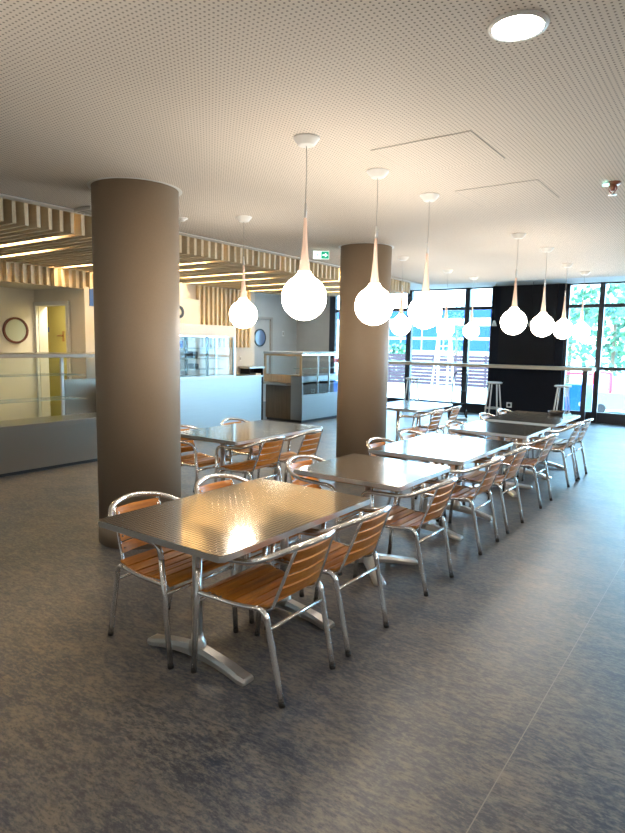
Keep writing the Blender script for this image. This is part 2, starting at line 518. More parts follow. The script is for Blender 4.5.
# ------------------------------------------------------------------ slatted canopy
t_ = thing('slat_canopy', 'pale pine slatted canopy hanging below the ceiling over the serving counters', 'canopy', (0, 0, 2.68))
PIT = 0.1145
b = B(); g = B()
y = 0.30; led_y = []
for i in range(92):
    yy = 0.30 + i * PIT
    if yy > 10.75: break
    box(b, XS + 0.03, -5.36, yy, yy + 0.036, 0.0, 0.215)
obj('slat', b, M_slat, t_)
# the drop at the servery side
b = B()
for i in range(62):
    yy = 0.30 + i * PIT
    if yy > 7.75: break
    box(b, XS - 0.06, XS + 0.028, yy, yy + 0.036, -0.25, 0.0)
box(b, XS - 0.095, XS - 0.06, 0.3, 7.76, -0.25, 0.2)
obj('drop_slat', b, M_slat, t_)
for yy, x0, x1 in ((3.56, -8.0, -5.8), (4.02, -8.0, -6.7), (4.94, -8.0, -6.9), (5.51, -7.9, -5.75), (6.08, -8.0, -6.3), (6.66, -7.4, -5.8), (7.35, -8.0, -6.2), (8.15, -7.4, -5.4), (8.95, -8.0, -5.9), (9.75, -7.6, -5.5)):
    k = round((yy - 0.30) / PIT); yc = 0.30 + k * PIT + 0.075
    obj('led_strip', box(B(), x0, x1, yc - 0.018, yc + 0.018, 0.05, 0.075), M_led, t_)

# slatted wall panel
t_ = thing('slat_wall_panel', 'pale pine vertical slat panel on the wall above the back counter', 'wall panel', (XS - 0.05, 7.8, 1.58))
b = B()
for i in range(13):
    yy = 0.01 + i * 0.1145
    box(b, 0.012, 0.065, yy, yy + 0.045, 0, 1.1)
obj('slat', b, M_slatv, t_)
obj('backing', box(B(), 0.0, 0.012, 0, 1.44, 0.0, 1.1), M_oak, t_)
# white bulkhead with a round sign
t_ = thing('bulkhead_cabinet', 'white square wall cabinet left of the vertical slats with a black sign', 'cabinet', (XS - 0.05, 6.95, 1.5))
t_.location = (XS, 6.95, 1.5)
obj('body', box(B(), 0.0, 0.08, 0, 0.82, 0, 0.92, 0.004), M_white, t_)
obj('sign_disc', disc(B(), (0.085, 0.33, 0.68), (1, 0, 0), 0.11, 0.01, 28, 0.06), M_black, t_)
# blue sign on the white pier left of the near column
t_ = thing('wall_sign', 'blue square sign with a white half disc on the white kitchen pier', 'sign', (XS, 5.60, 2.16))
obj('board', box(B(), 0.002, 0.018, -0.03, 0.42, 0.02, 0.28), M_blue, t_)
b = B()
vs = [b.verts.new((0.020, 0.19 + 0.15 * math.cos(a), 0.16 + 0.13 * math.sin(a))) for a in [PI + PI * k / 20 for k in range(21)]]
b.faces.new(vs)
obj('half_disc', b, M_plaswhite, t_)
# sockets and switches
def plate(name, label, cat, x, y, z, ax, w_=0.07, h_=0.09, group=None, mt=M_plaswhite):
    t_ = thing(name, label, cat, (x, y, z), 0, group)
    if ax == 'x':
        obj('cover', box(B(), 0, 0.012, -w_ / 2, w_ / 2, -h_ / 2, h_ / 2, 0.002), mt, t_)
        obj('rocker', box(B(), 0.012, 0.016, -w_ / 4, w_ / 4, -h_ / 4, h_ / 4), M_greyd, t_)
    else:
        obj('cover', box(B(), -w_ / 2, w_ / 2, -0.012, 0, -h_ / 2, h_ / 2, 0.002), mt, t_)
        obj('socket', disc(B(), (0, -0.013, 0), (0, 1, 0), w_ / 3.4, 0.004, 20), M_black, t_)
plate('light_switch', 'white light switch plate on the grey wall right of the round-windowed door', 'switch', XL, 14.22, 1.97, 'x', 0.10, 0.16)
plate('wall_socket', 'left of two white sockets under the vertical slats', 'socket', XS - 0.05, 8.80, 1.36, 'x', 0.05, 0.10)
plate('wall_socket', 'right of two white sockets under the vertical slats', 'socket', XS - 0.05, 8.98, 1.36, 'x', 0.05, 0.10)
plate('wall_socket', 'white socket low on the dark pier between the bar stools', 'socket', -4.58, YB - 0.12, 0.28, 'y', 0.13, 0.13)

# ------------------------------------------------------------------ pendants
def lamp_globe_profile(R):
    prof = []
    for k in range(0, 15):
        a = -PI / 2 + (PI / 2 + 0.84) * k / 14
        prof.append((max(R * math.cos(a), 0.0) if k else 0.0, R * math.sin(a)))
    return prof
def make_pendant(label, loc):
    # origin on the ceiling; globe centre 0.93 below
    t_ = thing('pendant_lamp', label, 'pendant lamp', loc, 0, 'globe pendant lamps')
    obj('ceiling_rose', lathe(B(), [(0, -0.048), (0.040, -0.048), (0.048, -0.044), (0.078, -0.008), (0.078, 0), (0, 0)], 32, smooth=False), M_plaswhite, t_)
    obj('cord', tube(B(), [(0, 0, -0.045), (0.003, 0, -0.20), (0, 0, -0.38)], 0.0022, 6, 4), M_greyd, t_)
    obj('stem_cap', lathe(B(), [(0, -0.372), (0.0065, -0.375), (0.0095, -0.462), (0, -0.462)], 16), M_alu2, t_)
    R = 0.137; zc = -0.93
    prof = lamp_globe_profile(R)
    re, ze = prof[-1]
    neck0 = [(re, ze), (0.074, 0.114), (0.058, 0.126), (0.046, 0.140), (0.038, 0.156)]
    gl = [(r, z + zc) for r, z in prof] + [(r, z + zc) for r, z in neck0[1:]] + [(0.0, 0.156 + zc)]
    obj('globe', lathe(B(), gl, 40), M_globe, t_)
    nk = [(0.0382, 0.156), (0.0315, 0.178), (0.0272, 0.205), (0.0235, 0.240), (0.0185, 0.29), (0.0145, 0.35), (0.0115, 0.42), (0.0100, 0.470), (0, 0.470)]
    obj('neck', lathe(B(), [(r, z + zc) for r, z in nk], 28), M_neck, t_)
    return t_
PL = [(-2.21, 3.01, 'opal globe pendant nearest the camera, over the nearest table'),
      (-2.19, 3.83, 'second nearest opal globe pendant, in front of the farther column'),
      (-2.17, 4.64, 'third opal globe pendant of the long row, right of the farther column'),
      (-2.07, 6.67, 'opal globe pendant fourth in the long row, left one before the dark pier'),
      (-2.05, 7.75, 'opal globe pendant fifth in the long row, right one before the dark pier'),
      (-2.17, 9.31, 'opal globe pendant sixth in the long row, at the right edge of the dark pier'),
      (-2.15, 10.39, 'farthest opal globe pendant of the long row, before the right window'),
      (-4.04, 4.50, 'opal globe pendant hanging between the two columns, over the left table'),
      (-3.91, 7.60, 'opal globe pendant just right of the farther column, before the left window'),
      (-3.93, 9.19, 'small-looking opal globe pendant half hidden behind the third pendant'),
      (-3.92, 10.29, 'farthest opal globe pendant of the left row, beside the dark pier')]
PL += [(-2.2, 0.6, 'added fill globe pendant left outside the picture'), (1.6, 0.4, 'added fill globe pendant right of the camera outside the picture'), (1.6, 3.2, 'added fill globe pendant right outside the picture, nearer'), (1.6, 5.8, 'added fill globe pendant right outside the picture, farther')]  # unseen pendants added to brighten the near ceiling
p0 = None
for x, y, lb in PL:
    if p0 is None: p0 = make_pendant(lb, (x, y, ZC))
    else: dup(p0, (x, y, ZC), 0, lb)

# recessed downlights: one in the picture, the others unseen and added to brighten the room
def make_down(label, x, y):
    t_ = thing('recessed_downlight', label, 'downlight', (x, y, ZC), 0, 'recessed ceiling downlights')
    obj('trim_ring', lathe(B(), [(0.094, -0.010), (0.108, -0.009), (0.113, -0.001), (0.094, -0.001)], 40), M_plaswhite, t_)
    obj('lens', lathe(B(), [(0, -0.010), (0.070, -0.010), (0.0935, -0.007), (0.0935, -0.002), (0, -0.002)], 40), M_down, t_)
    return t_
d0 = make_down('bright round recessed downlight in the ceiling near the camera', -0.80, 2.43)
for x, y in ((2.4, 2.0), (2.4, 5.0), (-3.6, 0.2), (-0.8, -1.2), (2.4, -1.6), (2.4, 9.2)):
    dup(d0, (x, y, ZC), 0, 'added fill downlight outside the picture')
for x, y in ((-9.6, 10.8), (-9.6, 13.2), (-8.9, 12.0)):
    o = dup(d0, (x, y, ZH), 0, 'added unseen fill downlight in the raised ceiling behind the slatted canopy')  # hidden downlights added to brighten the grey walls at the back
# unseen ceiling panels, added to brighten kitchen, store room and back wall
def added_panel_light(x, y, z, label, w_=0.5, st=None):
    t_ = thing('added_fill_panel', label, 'added ceiling light', (x, y, z), 0, 'added fill panels on the ceilings')
    obj('frame', box(B(), -w_ / 2 - .03, w_ / 2 + .03, -w_ / 2 - .03, w_ / 2 + .03, -0.03, 0), M_plaswhite, t_)
    obj('diffuser', box(B(), -w_ / 2, w_ / 2, -w_ / 2, w_ / 2, -0.034, -0.03), st or M_kfill, t_)
M_casefill = emis('added_display_fill', (0.85, 0.93, 1.0), 9.0)
M_kfill = emis('added_kitchen_fill', (1.0, 0.86, 0.66), 9.0)
added_panel_light(-8.75, 3.2, 2.46, 'added unseen kitchen fill light in front of the cream door leaf')
added_panel_light(-9.7, 12.2, ZH, 'added unseen fill light in the raised ceiling behind the slatted canopy', 0.7)
added_panel_light(-8.75, 0.8, 2.46, 'added kitchen fill light left outside the picture')
added_panel_light(-9.0, 5.95, 2.46, 'added unseen fill light in the yellow room behind the doorway', 0.4, emis('added_store_fill', (1.0, 0.90, 0.70), 30.0))

# ceiling fittings
t_ = thing('smoke_detector', 'small round white smoke detector on the ceiling right of the near column', 'smoke detector', (-4.60, 4.23, ZC))
obj('base', lathe(B(), [(0, -0.012), (0.05, -0.012), (0.052, 0), (0, 0)], 28), M_plaswhite, t_)
obj('sensor_dome', lathe(B(), [(0, -0.034), (0.022, -0.032), (0.034, -0.012), (0, -0.012)], 28), M_plaswhite, t_)
t_ = thing('air_diffuser', 'small white slotted air diffuser on the ceiling edge left of the near column', 'air vent', (-5.05, 3.55, ZC))
b = B(); box(b, -0.13, 0.13, -0.13, 0.13, -0.03, 0, 0.004)
obj('body', b, M_plaswhite, t_)
b = B()
for k in range(6): box(b, -0.10, 0.10, -0.11 + k * 0.04, -0.095 + k * 0.04, -0.034, -0.0301)
obj('slots', b, M_greyd, t_)
t_ = thing('sprinkler_head', 'reddish sprinkler head under the ceiling at the right picture edge', 'sprinkler', (-0.88, 4.98, ZC))
obj('flange', lathe(B(), [(0, -0.02), (0.045, -0.018), (0.052, 0), (0, 0)], 24), M_sprk, t_)
b = B(); lathe(b, [(0, -0.06), (0.014, -0.06), (0.020, -0.02), (0, -0.02)], 16); tube(b, [(0.018, 0, -0.02), (0.026, 0, -0.05), (0, 0, -0.085)], 0.004, 8, 4); tube(b, [(-0.018, 0, -0.02), (-0.026, 0, -0.05), (0, 0, -0.085)], 0.004, 8, 4)
obj('yoke', b, M_sprk, t_)
obj('deflector', lathe(B(), [(0, -0.09), (0.030, -0.089), (0.030, -0.085), (0, -0.085)], 20), M_alu2, t_)
obj('indicator', disc(B(), (-0.040, -0.045, -0.022), (0, 0, 1), 0.022, 0.014, 16), emis('lit_cyan_indicator', (0.3, 1.0, 0.95), 1.2), t_)
# exit sign
t_ = thing('exit_sign', 'small green and white illuminated exit sign with arrow under the ceiling', 'exit sign', (-4.54, 6.54, ZC), 0.62)
t_.scale = (0.6, 0.6, 0.6)
obj('mount', box(B(), -0.17, 0.17, -0.03, 0.03, -0.03, 0), M_plaswhite, t_)
obj('panel', box(B(), -0.17, 0.17, -0.012, 0.012, -0.19, -0.03), M_exitlit, t_)
b = B(); box(b, 0.0, 0.165, -0.0135, -0.0121, -0.186, -0.034)
obj('green_field', b, M_exitgreen, t_)
b = B()
pts = [(0.03, -0.10), (0.085, -0.10), (0.085, -0.065), (0.14, -0.11), (0.085, -0.155), (0.085, -0.12), (0.03, -0.12)]
b.faces.new([b.verts.new((x, -0.0142, z)) for x, z in pts])
obj('arrow', b, M_exitlit, t_)
b = B(); disc(b, (-0.07, -0.013, -0.062), (0, 1, 0), 0.012, 0.002, 14)
tube(b, [(-0.075, -0.013, -0.08), (-0.085, -0.013, -0.12), (-0.11, -0.013, -0.165)], 0.007, 6)
tube(b, [(-0.085, -0.013, -0.12), (-0.055, -0.013, -0.14), (-0.05, -0.013, -0.17)], 0.007, 6)
tube(b, [(-0.105, -0.013, -0.10), (-0.075, -0.013, -0.085), (-0.045, -0.013, -0.105)], 0.006, 6)
obj('running_figure', b, M_exitgreen, t_)

# ------------------------------------------------------------------ armchair (faces +x)
def make_chair(label, loc, rz, group):
    t_ = thing('bistro_armchair', label, 'chair', loc, rz, group)
    R = 0.0145
    half = [(0.222, -0.256, 0.565), (0.212, -0.260, 0.620), (0.170, -0.263, 0.648), (0.09, -0.267, 0.656), (-0.04, -0.270, 0.662), (-0.13, -0.264, 0.674), (-0.20, -0.242, 0.700), (-0.28, -0.175, 0.738), (-0.322, -0.08, 0.756)]
    pts = half + [(-0.334, 0, 0.761)] + [(x, -y, z) for x, y, z in reversed(half)]
    obj('arm_hoop', tube(B(), pts, R, 12, 5), M_alu, t_)
    for s in (-1, 1):
        lg = obj('leg', tube(B(), [(0.2215, s * 0.2563, 0.57), (0.240, s * 0.251, 0.35), (0.268, s * 0.245, 0.018)], R, 12), M_alu, t_)
        obj('foot_cap', tube(B(), [(0.2675, s * 0.245, 0.022), (0.270, s * 0.245, 0.0)], 0.0155, 12), M_rubber, lg)
        lg = obj('leg', tube(B(), [(-0.135, s * 0.222, 0.440), (-0.160, s * 0.221, 0.433), (-0.180, s * 0.219, 0.408), (-0.193, s * 0.217, 0.36), (-0.268, s * 0.21, 0.018)], R, 12, 4), M_alu, t_)
        obj('foot_cap', tube(B(), [(-0.267, s * 0.21, 0.022), (-0.272, s * 0.21, 0.0)], 0.0155, 12), M_rubber, lg)
        obj('back_upright', tube(B(), [(-0.06, s * 0.190, 0.415), (-0.13, s * 0.182, 0.418), (-0.178, s * 0.178, 0.440), (-0.200, s * 0.176, 0.48), (-0.303, s * 0.150, 0.755)], 0.0115, 8, 4, flat=((1, 0, 0), 0.6)), M_alu, t_)
    for s in (-1, 1):
        b = B(); tube(b, [(-0.135, s * 0.222, 0.440), (0.0, s * 0.228, 0.425), (0.12, s * 0.236, 0.426), (0.232, s * 0.2535, 0.436)], 0.012, 10, 4)
        obj('seat_rail', b, M_alu, t_)
    obj('stretcher', tube(B(), [(-0.196, -0.217, 0.352), (-0.196, 0.217, 0.352)], 0.0095, 8), M_alu, t_)
    obj('stretcher', tube(B(), [(0.238, -0.250, 0.385), (0.238, 0.250, 0.385)], 0.0095, 8), M_alu, t_)
    # seat: six slats across, contoured
    b = B()
    def zc(x): return 0.447 - 0.022 * math.cos((x - 0.0) / 0.20 * PI / 2) ** 2 + (0.0 if x < 0.17 else -(x - 0.17) * 0.25) + (0.01 if x < -0.15 else 0)
    wd = 0.060; pitch = 0.0725
    for k in range(6):
        x0 = -0.175 + k * pitch; x1 = x0 + wd
        hw = 0.205 + 0.004 * k
        za, zb = zc(x0) + 0.006, zc(x1) + 0.006
        vs = []
        for x, z in ((x0, za), ((x0 + x1) / 2, (za + zb) / 2 + 0.0025), (x1, zb)):
            for zz in (0, -0.012):
                for yy in (-hw, hw):
                    vs.append(b.verts.new((x, yy, z + zz)))
        for i in (0, 4):
            b.faces.new((vs[i], vs[i + 1], vs[i + 5], vs[i + 4])); b.faces.new((vs[i + 2], vs[i + 6], vs[i + 7], vs[i + 3]))
            b.faces.new((vs[i], vs[i + 4], vs[i + 6], vs[i + 2])); b.faces.new((vs[i + 1], vs[i + 3], vs[i + 7], vs[i + 5]))
        b.faces.new((vs[0], vs[2], vs[3], vs[1])); b.faces.new((vs[8], vs[9], vs[11], vs[10]))
    obj('seat', b, M_teak, t_)
    # backrest: four boards between the uprights, slightly concave
    b = B()
    for k in range(4):
        z0 = 0.487 + k * 0.0620; z1 = z0 + 0.050
        hw = 0.172 - (z0 - 0.48) * 0.102
        n = 6
        rows = []
        for j in range(n + 1):
            yy = -hw + 2 * hw * j / n
            bow = -0.020 * (1 - (yy / hw) ** 2)
            col = []
            for z, dx in ((z0, 0.0), (z1, 0.0)):
                xb = -0.200 - (z - 0.48) * 0.375 + bow + 0.010
                col += [b.verts.new((xb, yy, z)), b.verts.new((xb - 0.011, yy, z))]
            rows.append(col)
        for j in range(n):
            a, c = rows[j], rows[j + 1]
            b.faces.new((a[0], c[0], c[2], a[2])); b.faces.new((a[1], a[3], c[3], c[1]))
            b.faces.new((a[2], c[2], c[3], a[3])); b.faces.new((a[0], a[1], c[1], c[0]))
        b.faces.new((rows[0][0], rows[0][2], rows[0][3], rows[0][1])); b.faces.new((rows[-1][0], rows[-1][1], rows[-1][3], rows[-1][2]))
    bk = obj('backrest', b, M_teak, t_)
    b = B()
    for k in (0, 1, 2, 3):
        for s in (-1, 1):
            z = 0.512 + k * 0.0620; hw = 0.160 - (z - 0.48) * 0.10
            disc(b, (-0.190 - (z - 0.48) * 0.375, s * hw, z), (1, 0, 0.33), 0.006, 0.006, 10)
    obj('screw', b, M_alu, bk)
    return t_

# ------------------------------------------------------------------ tables
def foot_bar(bm, cx, cy, dx, dy, L):
    """cast foot, an arched bar from the centre to +L along (dx,dy)"""
    d = Vector((dx, dy, 0)).normalized(); n = Vector((-d.y, d.x, 0))
    prof = [(0.0, 0.036, 0.034, 0.060), (0.05, 0.034, 0.032, 0.056), (0.14, 0.028, 0.034, 0.048), (0.24, 0.016, 0.038, 0.042), (L - 0.05, 0.001, 0.042, 0.036), (L - 0.01, 0.0, 0.040, 0.032), (L, 0.004, 0.034, 0.022)]
    rings = []
    for s, z0, hw, th in prof:
        c = Vector((cx, cy, 0)) + d * s
        top = z0 + (th if s > 0 else th)
        r = [c + n * hw + Vector((0, 0, z0)), c - n * hw + Vector((0, 0, z0)), c - n * hw + Vector((0, 0, z0 + th * 0.55)), c - n * hw * 0.72 + Vector((0, 0, top)), c + n * hw * 0.72 + Vector((0, 0, top)), c + n * hw + Vector((0, 0, z0 + th * 0.55))]
        rings.append([bm.verts.new(v) for v in r])
    for a, b in zip(rings, rings[1:]):
        for k in range(6):
            bm.faces.new((a[k], a[(k + 1) % 6], b[(k + 1) % 6], b[k]))
    bm.faces.new(rings[0]); bm.faces.new(rings[-1][::-1])

def make_table(label, x0, x1, y0, y1, group, double=True):
    cx, cy = (x0 + x1) / 2, (y0 + y1) / 2
    hx, hy = (x1 - x0) / 2, (y1 - y0) / 2
    t_ = thing('bistro_table', label, 'table', (cx, cy, 0), 0, group)
    b = B(); prism(b, rrect(-hx, hx, -hy, hy, 0.018), 0.7395, 0.742)
    obj('tabletop', b, M_weave, t_)
    b = B(); prism(b, rrect(-hx - 0.002, hx + 0.002, -hy - 0.002, hy + 0.002, 0.02), 0.710, 0.7394)
    bmesh.ops.bevel(b, geom=[e for e in b.edges if abs(e.verts[0].co.z - e.verts[1].co.z) < 1e-5], offset=0.006, segments=2, affect='EDGES')
    obj('rim', b, M_alu2, t_)
    b = B(); prism(b, rrect(-hx + 0.02, hx - 0.02, -hy + 0.02, hy - 0.02, 0.02), 0.700, 0.7098)
    obj('underside', b, M_ply, t_)
    feet = ([-hy + 0.28, hy - 0.28] if double else [-0.07 if cy < 5 else 0.08])
    for fy in feet:
        b = B(); lathe(b, [(0, 0.10), (0.0255, 0.10), (0.0255, 0.685), (0, 0.685)], 20, 0, fy)
        obj('pole', b, M_alu2, t_)
        b = B(); box(b, -0.20, 0.20, fy - 0.025, fy + 0.025, 0.684, 0.6998, 0.004)
        box(b, -0.05, 0.05, fy - 0.09, fy + 0.09, 0.680, 0.6995, 0.004)
        obj('top_bracket', b, M_alu2, t_)
        b = B()
        dirs = [(1, 0), (-1, 0)] if double else [(1, 1), (-1, 1), (1, -1), (-1, -1)]
        for d in dirs: foot_bar(b, 0, fy, d[0], d[1], 0.36 if double else 0.40)
        lathe(b, [(0, 0.052), (0.048, 0.052), (0.046, 0.105), (0.034, 0.122), (0.030, 0.150), (0, 0.150)], 20, 0, fy)
        obj('foot', b, M_alu2, t_)
    return t_
GT = 'embossed steel tables of the long row'
TB = [(-2.645, -1.765, 1.83, 3.12, True, 'nearest rectangular embossed steel table, with four armchairs beside the near column'),
      (-2.65, -1.77, 3.50, 4.36, False, 'square embossed steel table, second in the long row'),
      (-2.66, -1.78, 4.62, 5.95, True, 'rectangular embossed steel table, third in the long row'),
      (-2.67, -1.79, 6.45, 7.42, False, 'square embossed steel table, fourth in the long row'),
      (-2.68, -1.80, 7.68, 9.05, True, 'farthest rectangular embossed steel table of the long row')]
for x0, x1, y0, y1, dbl, lb in TB: make_table(lb, x0, x1, y0, y1, GT, dbl)
make_table('steel table left of the long row, between the two columns', -4.70, -3.80, 4.15, 5.58, 'embossed steel tables of the left row')
make_table('far steel table of the left row, right of the farther column by the window', -4.70, -3.81, 8.00, 9.34, 'embossed steel tables of the left row')

GR = 'armchairs on the right side of the long row'
GL = 'armchairs on the left side of the long row'
CH = []
for y, lb in ((2.265, 'aluminium armchair nearest the camera, right side of the nearest table'),
              (2.845, 'aluminium armchair second from the camera, right side of the nearest table'),
              (3.83, 'aluminium armchair alone on the right side of the second table'),
              (4.84, 'aluminium armchair on the right of the third table, nearer of its pair'),
              (5.55, 'aluminium armchair on the right of the third table, farther of its pair'),
              (6.62, 'aluminium armchair alone on the right side of the fourth table'),
              (7.86, 'aluminium armchair on the right of the farthest table, nearer of its pair'),
              (8.43, 'aluminium armchair at the far right end of the long row')):
    CH.append((-1.87, y, PI, lb, GR))
for y, lb in ((2.22, 'aluminium armchair left of the nearest table, in front of the near column'),
              (2.86, 'aluminium armchair left of the nearest table, only its hoop behind the tabletop'),
              (3.82, 'aluminium armchair alone on the left side of the second table'),
              (5.05, 'aluminium armchair left of the third table, right beside the farther column'),
              (5.72, 'aluminium armchair left of the third table, its hoop just right of the farther column'),
              (6.93, 'aluminium armchair alone on the left side of the fourth table'),
              (8.05, 'aluminium armchair left of the farthest table, nearer of its pair'),
              (8.80, 'aluminium armchair left of the farthest table, near the left bar stool')):
    CH.append((-2.53, y, 0.0, lb, GL))
G2 = 'armchairs around the left tables'
CH += [(-3.93, 4.50, PI, 'aluminium armchair on the right of the left table, nearer of its pair', G2),
       (-3.93, 5.16, PI, 'aluminium armchair on the right of the left table, farther of its pair', G2),
       (-4.60, 4.42, 0.0, 'aluminium armchair left of the left table, partly hidden by the near column', G2),
       (-4.60, 5.25, 0.0, 'aluminium armchair on the far side of the left table, before the serving counter', G2),
       (-3.80, 8.10, PI, 'aluminium armchair at the far left table, nearer of its pair', G2),
       (-3.80, 8.75, PI, 'aluminium armchair at the far left table, farther of its pair', G2)]
c0 = None
for x, y, rz, lb, g in CH:
    if c0 is None: c0 = make_chair(lb, (x, y, 0), rz, g)
    else: dup(c0, (x, y, 0), rz + random.uniform(-0.02, 0.02), lb, g)

# small dark basket on the farthest table
t_ = thing('small_basket', 'small dark brown basket on the farthest table of the long row', 'basket', (-2.08, 8.85, 0.742))
b = B(); lathe(b, [(0, 0), (0.085, 0), (0.115, 0.05), (0.108, 0.05), (0.08, 0.008), (0, 0.008)], 24)
obj('bowl', b, M_black, t_)
b = B()
for k in range(9):
    a = 2 * PI * k / 9; rr = 0.045 if k % 2 else 0.065
    bmesh.ops.create_icosphere(b, subdivisions=1, radius=0.024, matrix=Matrix.Translation((rr * math.cos(a), rr * math.sin(a), 0.04)))
o = obj('contents', b, M_darkwood, t_)

# ------------------------------------------------------------------ serving counters
# left display counter
XA = -7.15
t_ = thing('display_counter', 'stainless glass-fronted display counter left of the near column', 'display counter', (XA, 0, 0))
y0, y1 = 1.2, 5.92
b = B(); box(b, -0.80, -0.015, y0, y1, 0.045, 0.56, 0.004)
obj('base', b, M_steel_dimmed, t_)
obj('plinth', box(B(), -0.78, -0.05, y0 + .02, y1 - .02, 0, 0.0448), M_black, t_)
obj('front_rail', box(B(), -0.05, 0.0, y0, y1, 0.56, 0.615, 0.004), M_steel_dimmed, t_)
b = B(); box(b, -0.80, -0.052, y0, y1, 0.561, 0.585); obj('tray', b, M_steel_dimmed, t_)
obj('top', box(B(), -0.84, 0.01, y0, y1 + .01, 1.435, 1.485, 0.004), M_steel_dimmed, t_)
obj('glass_front', box(B(), -0.030, -0.022, y0, y1, 0.616, 1.434), M_caseglass, t_)
obj('glass_back', box(B(), -0.795, -0.787, y0, 4.95, 0.586, 1.434), M_caseglass, t_)
obj('end_panel', box(B(), -0.80, -0.03, y1 - .03, y1, 0.586, 1.0), M_steel_dimmed, t_)
for yy in (1.3, 3.1, 4.98):
    obj('post', box(B(), -0.80, -0.765, yy - 0.02, yy + 0.02, 0.586, 1.434), M_alu2, t_)
obj('rear_panel', box(B(), -0.80, -0.77, 5.01, y1 - 0.031, 0.586, 1.10), M_steel_dimmed, t_)
for z in (0.86, 1.19):
    sh = obj('shelf', box(B(), -0.74, -0.30, y0 + .05, 4.93, z, z + 0.008), M_shelfglass, t_)
    for yy in (1.36, 3.16, 5.04):
        b = B(); poly = [(-0.765, z - 0.05), (-0.765, z), (-0.30, z), (-0.32, z - 0.015)]
        a_ = [b.verts.new((x, yy, zz)) for x, zz in poly]; c_ = [b.verts.new((x, yy + 0.012, zz)) for x, zz in poly]
        b.faces.new(a_); b.faces.new(c_[::-1])
        for k in range(4): b.faces.new((a_[k], a_[(k + 1) % 4], c_[(k + 1) % 4], c_[k]))
        obj('shelf_bracket', b, M_alu, t_)

# middle serving counter with hooded display
XM = -7.5
t_ = thing('serving_counter', 'stainless serving counter in the middle, under the hooded display', 'counter', (XM, 0, 0))
obj('body', box(B(), -0.50, 0, 6.05, 8.88, 0.07, 1.03, 0.004), M_steel, t_)
obj('plinth', box(B(), -0.46, -0.05, 6.10, 8.83, 0, 0.0698), M_black, t_)
obj('worktop', box(B(), -0.55, 0.015, 6.03, 8.90, 1.03, 1.065, 0.004), M_steel2, t_)
t_ = thing('hooded_display', 'stainless hooded glass display with shelves on the middle serving counter', 'display case', (XM, 6.3, 1.065))
obj('hood', box(B(), -0.50, 0.0, -0.1, 1.86, 0.705, 0.90, 0.006), M_plaswhite, t_)
obj('glass_front', box(B(), -0.016, -0.010, -0.05, 1.82, 0.02, 0.70), M_caseglass, t_)
obj('base_rail', box(B(), -0.50, -0.002, -0.1, 1.86, 0.0, 0.02), M_steel2, t_)
obj('added_strip', box(B(), -0.10, -0.07, 0.0, 1.7, 0.695, 0.704), M_casefill, t_)  # glowing strip added to brighten the inside of the display
for yy in (1.17, 1.83):
    obj('post', box(B(), -0.05, -0.018 if yy < 1.5 else -0.002, yy - 0.022, yy + 0.022, 0.02, 0.705), M_alu2 if yy > 1.5 else M_black, t_)
obj('post', box(B(), -0.50, -0.46, 1.08, 1.12, 0.02, 0.705), M_black, t_)
obj('post', box(B(), -0.50, -0.46, 1.81, 1.85, 0.02, 0.705), M_alu2, t_)
for z in (0.13, 0.31, 0.49):
    obj('shelf', box(B(), -0.45, -0.07, 0.0, 1.62, z, z + 0.010), M_shelfglass, t_)
for yy in (0.62, 0.95, 1.3, 1.66):
    obj('spotlight', lathe(B(), [(0, 0.68), (0.035, 0.68), (0.035, 0.704), (0, 0.704)], 16, -0.15, yy), M_black, t_)
for k, (yy, z, h_, mt_) in enumerate(((0.60, 0.32, 0.13, M_blue), (0.66, 0.50, 0.12, M_blue), (0.60, 0.141, 0.10, M_black), (1.0, 0.32, 0.12, M_black), (1.02, 0.141, 0.09, M_navy2))):
    o = obj('food_box', box(B(), -0.35, -0.20, yy, yy + 0.11, z + 1.0655 + 0.001, z + 1.0655 + h_, 0.004), mt_)
    o.location = (XM, 6.3, 0)
    tag(o, ['blue box on the middle shelf of the hooded display', 'blue box on the top shelf of the hooded display', 'black box on the lowest shelf of the hooded display, left', 'black box on the middle shelf of the hooded display', 'dark grey box on the lowest shelf of the hooded display, right'][k], 'box', 'boxes in the hooded display')

# back counter below the vertical slats
t_ = thing('back_counter', 'pale back counter with dark open shelves against the wall under the vertical slats', 'counter', (XS, 0, 0))
obj('worktop', box(B(), -0.04, 0.26, 8.92, 9.38, 1.17, 1.21, 0.003), M_steel2, t_)
b = B(); box(b, 0.0, 0.24, 8.94, 8.97, 0, 1.169); box(b, 0.0, 0.24, 9.33, 9.36, 0, 1.169); box(b, 0.0, 0.02, 8.97, 9.33, 0, 1.169); box(b, 0.02, 0.24, 8.97, 9.33, 0.85, 0.88)
obj('carcass', b, M_navy2, t_)
for k in range(2):
    o = obj('crate', box(B(), -0.09, 0.09, -0.075, 0.075, 0, 0.16 + 0.03 * (k % 2), 0.006), M_blue if k == 0 else M_plaswhite)
    o.location = (XS + 0.13, 9.065 + 0.17 * k, 0.881)
    tag(o, ['blue crate on the open shelf of the back counter', 'white crate on the open shelf of the back counter'][k], 'crate', 'crates in the back counter')

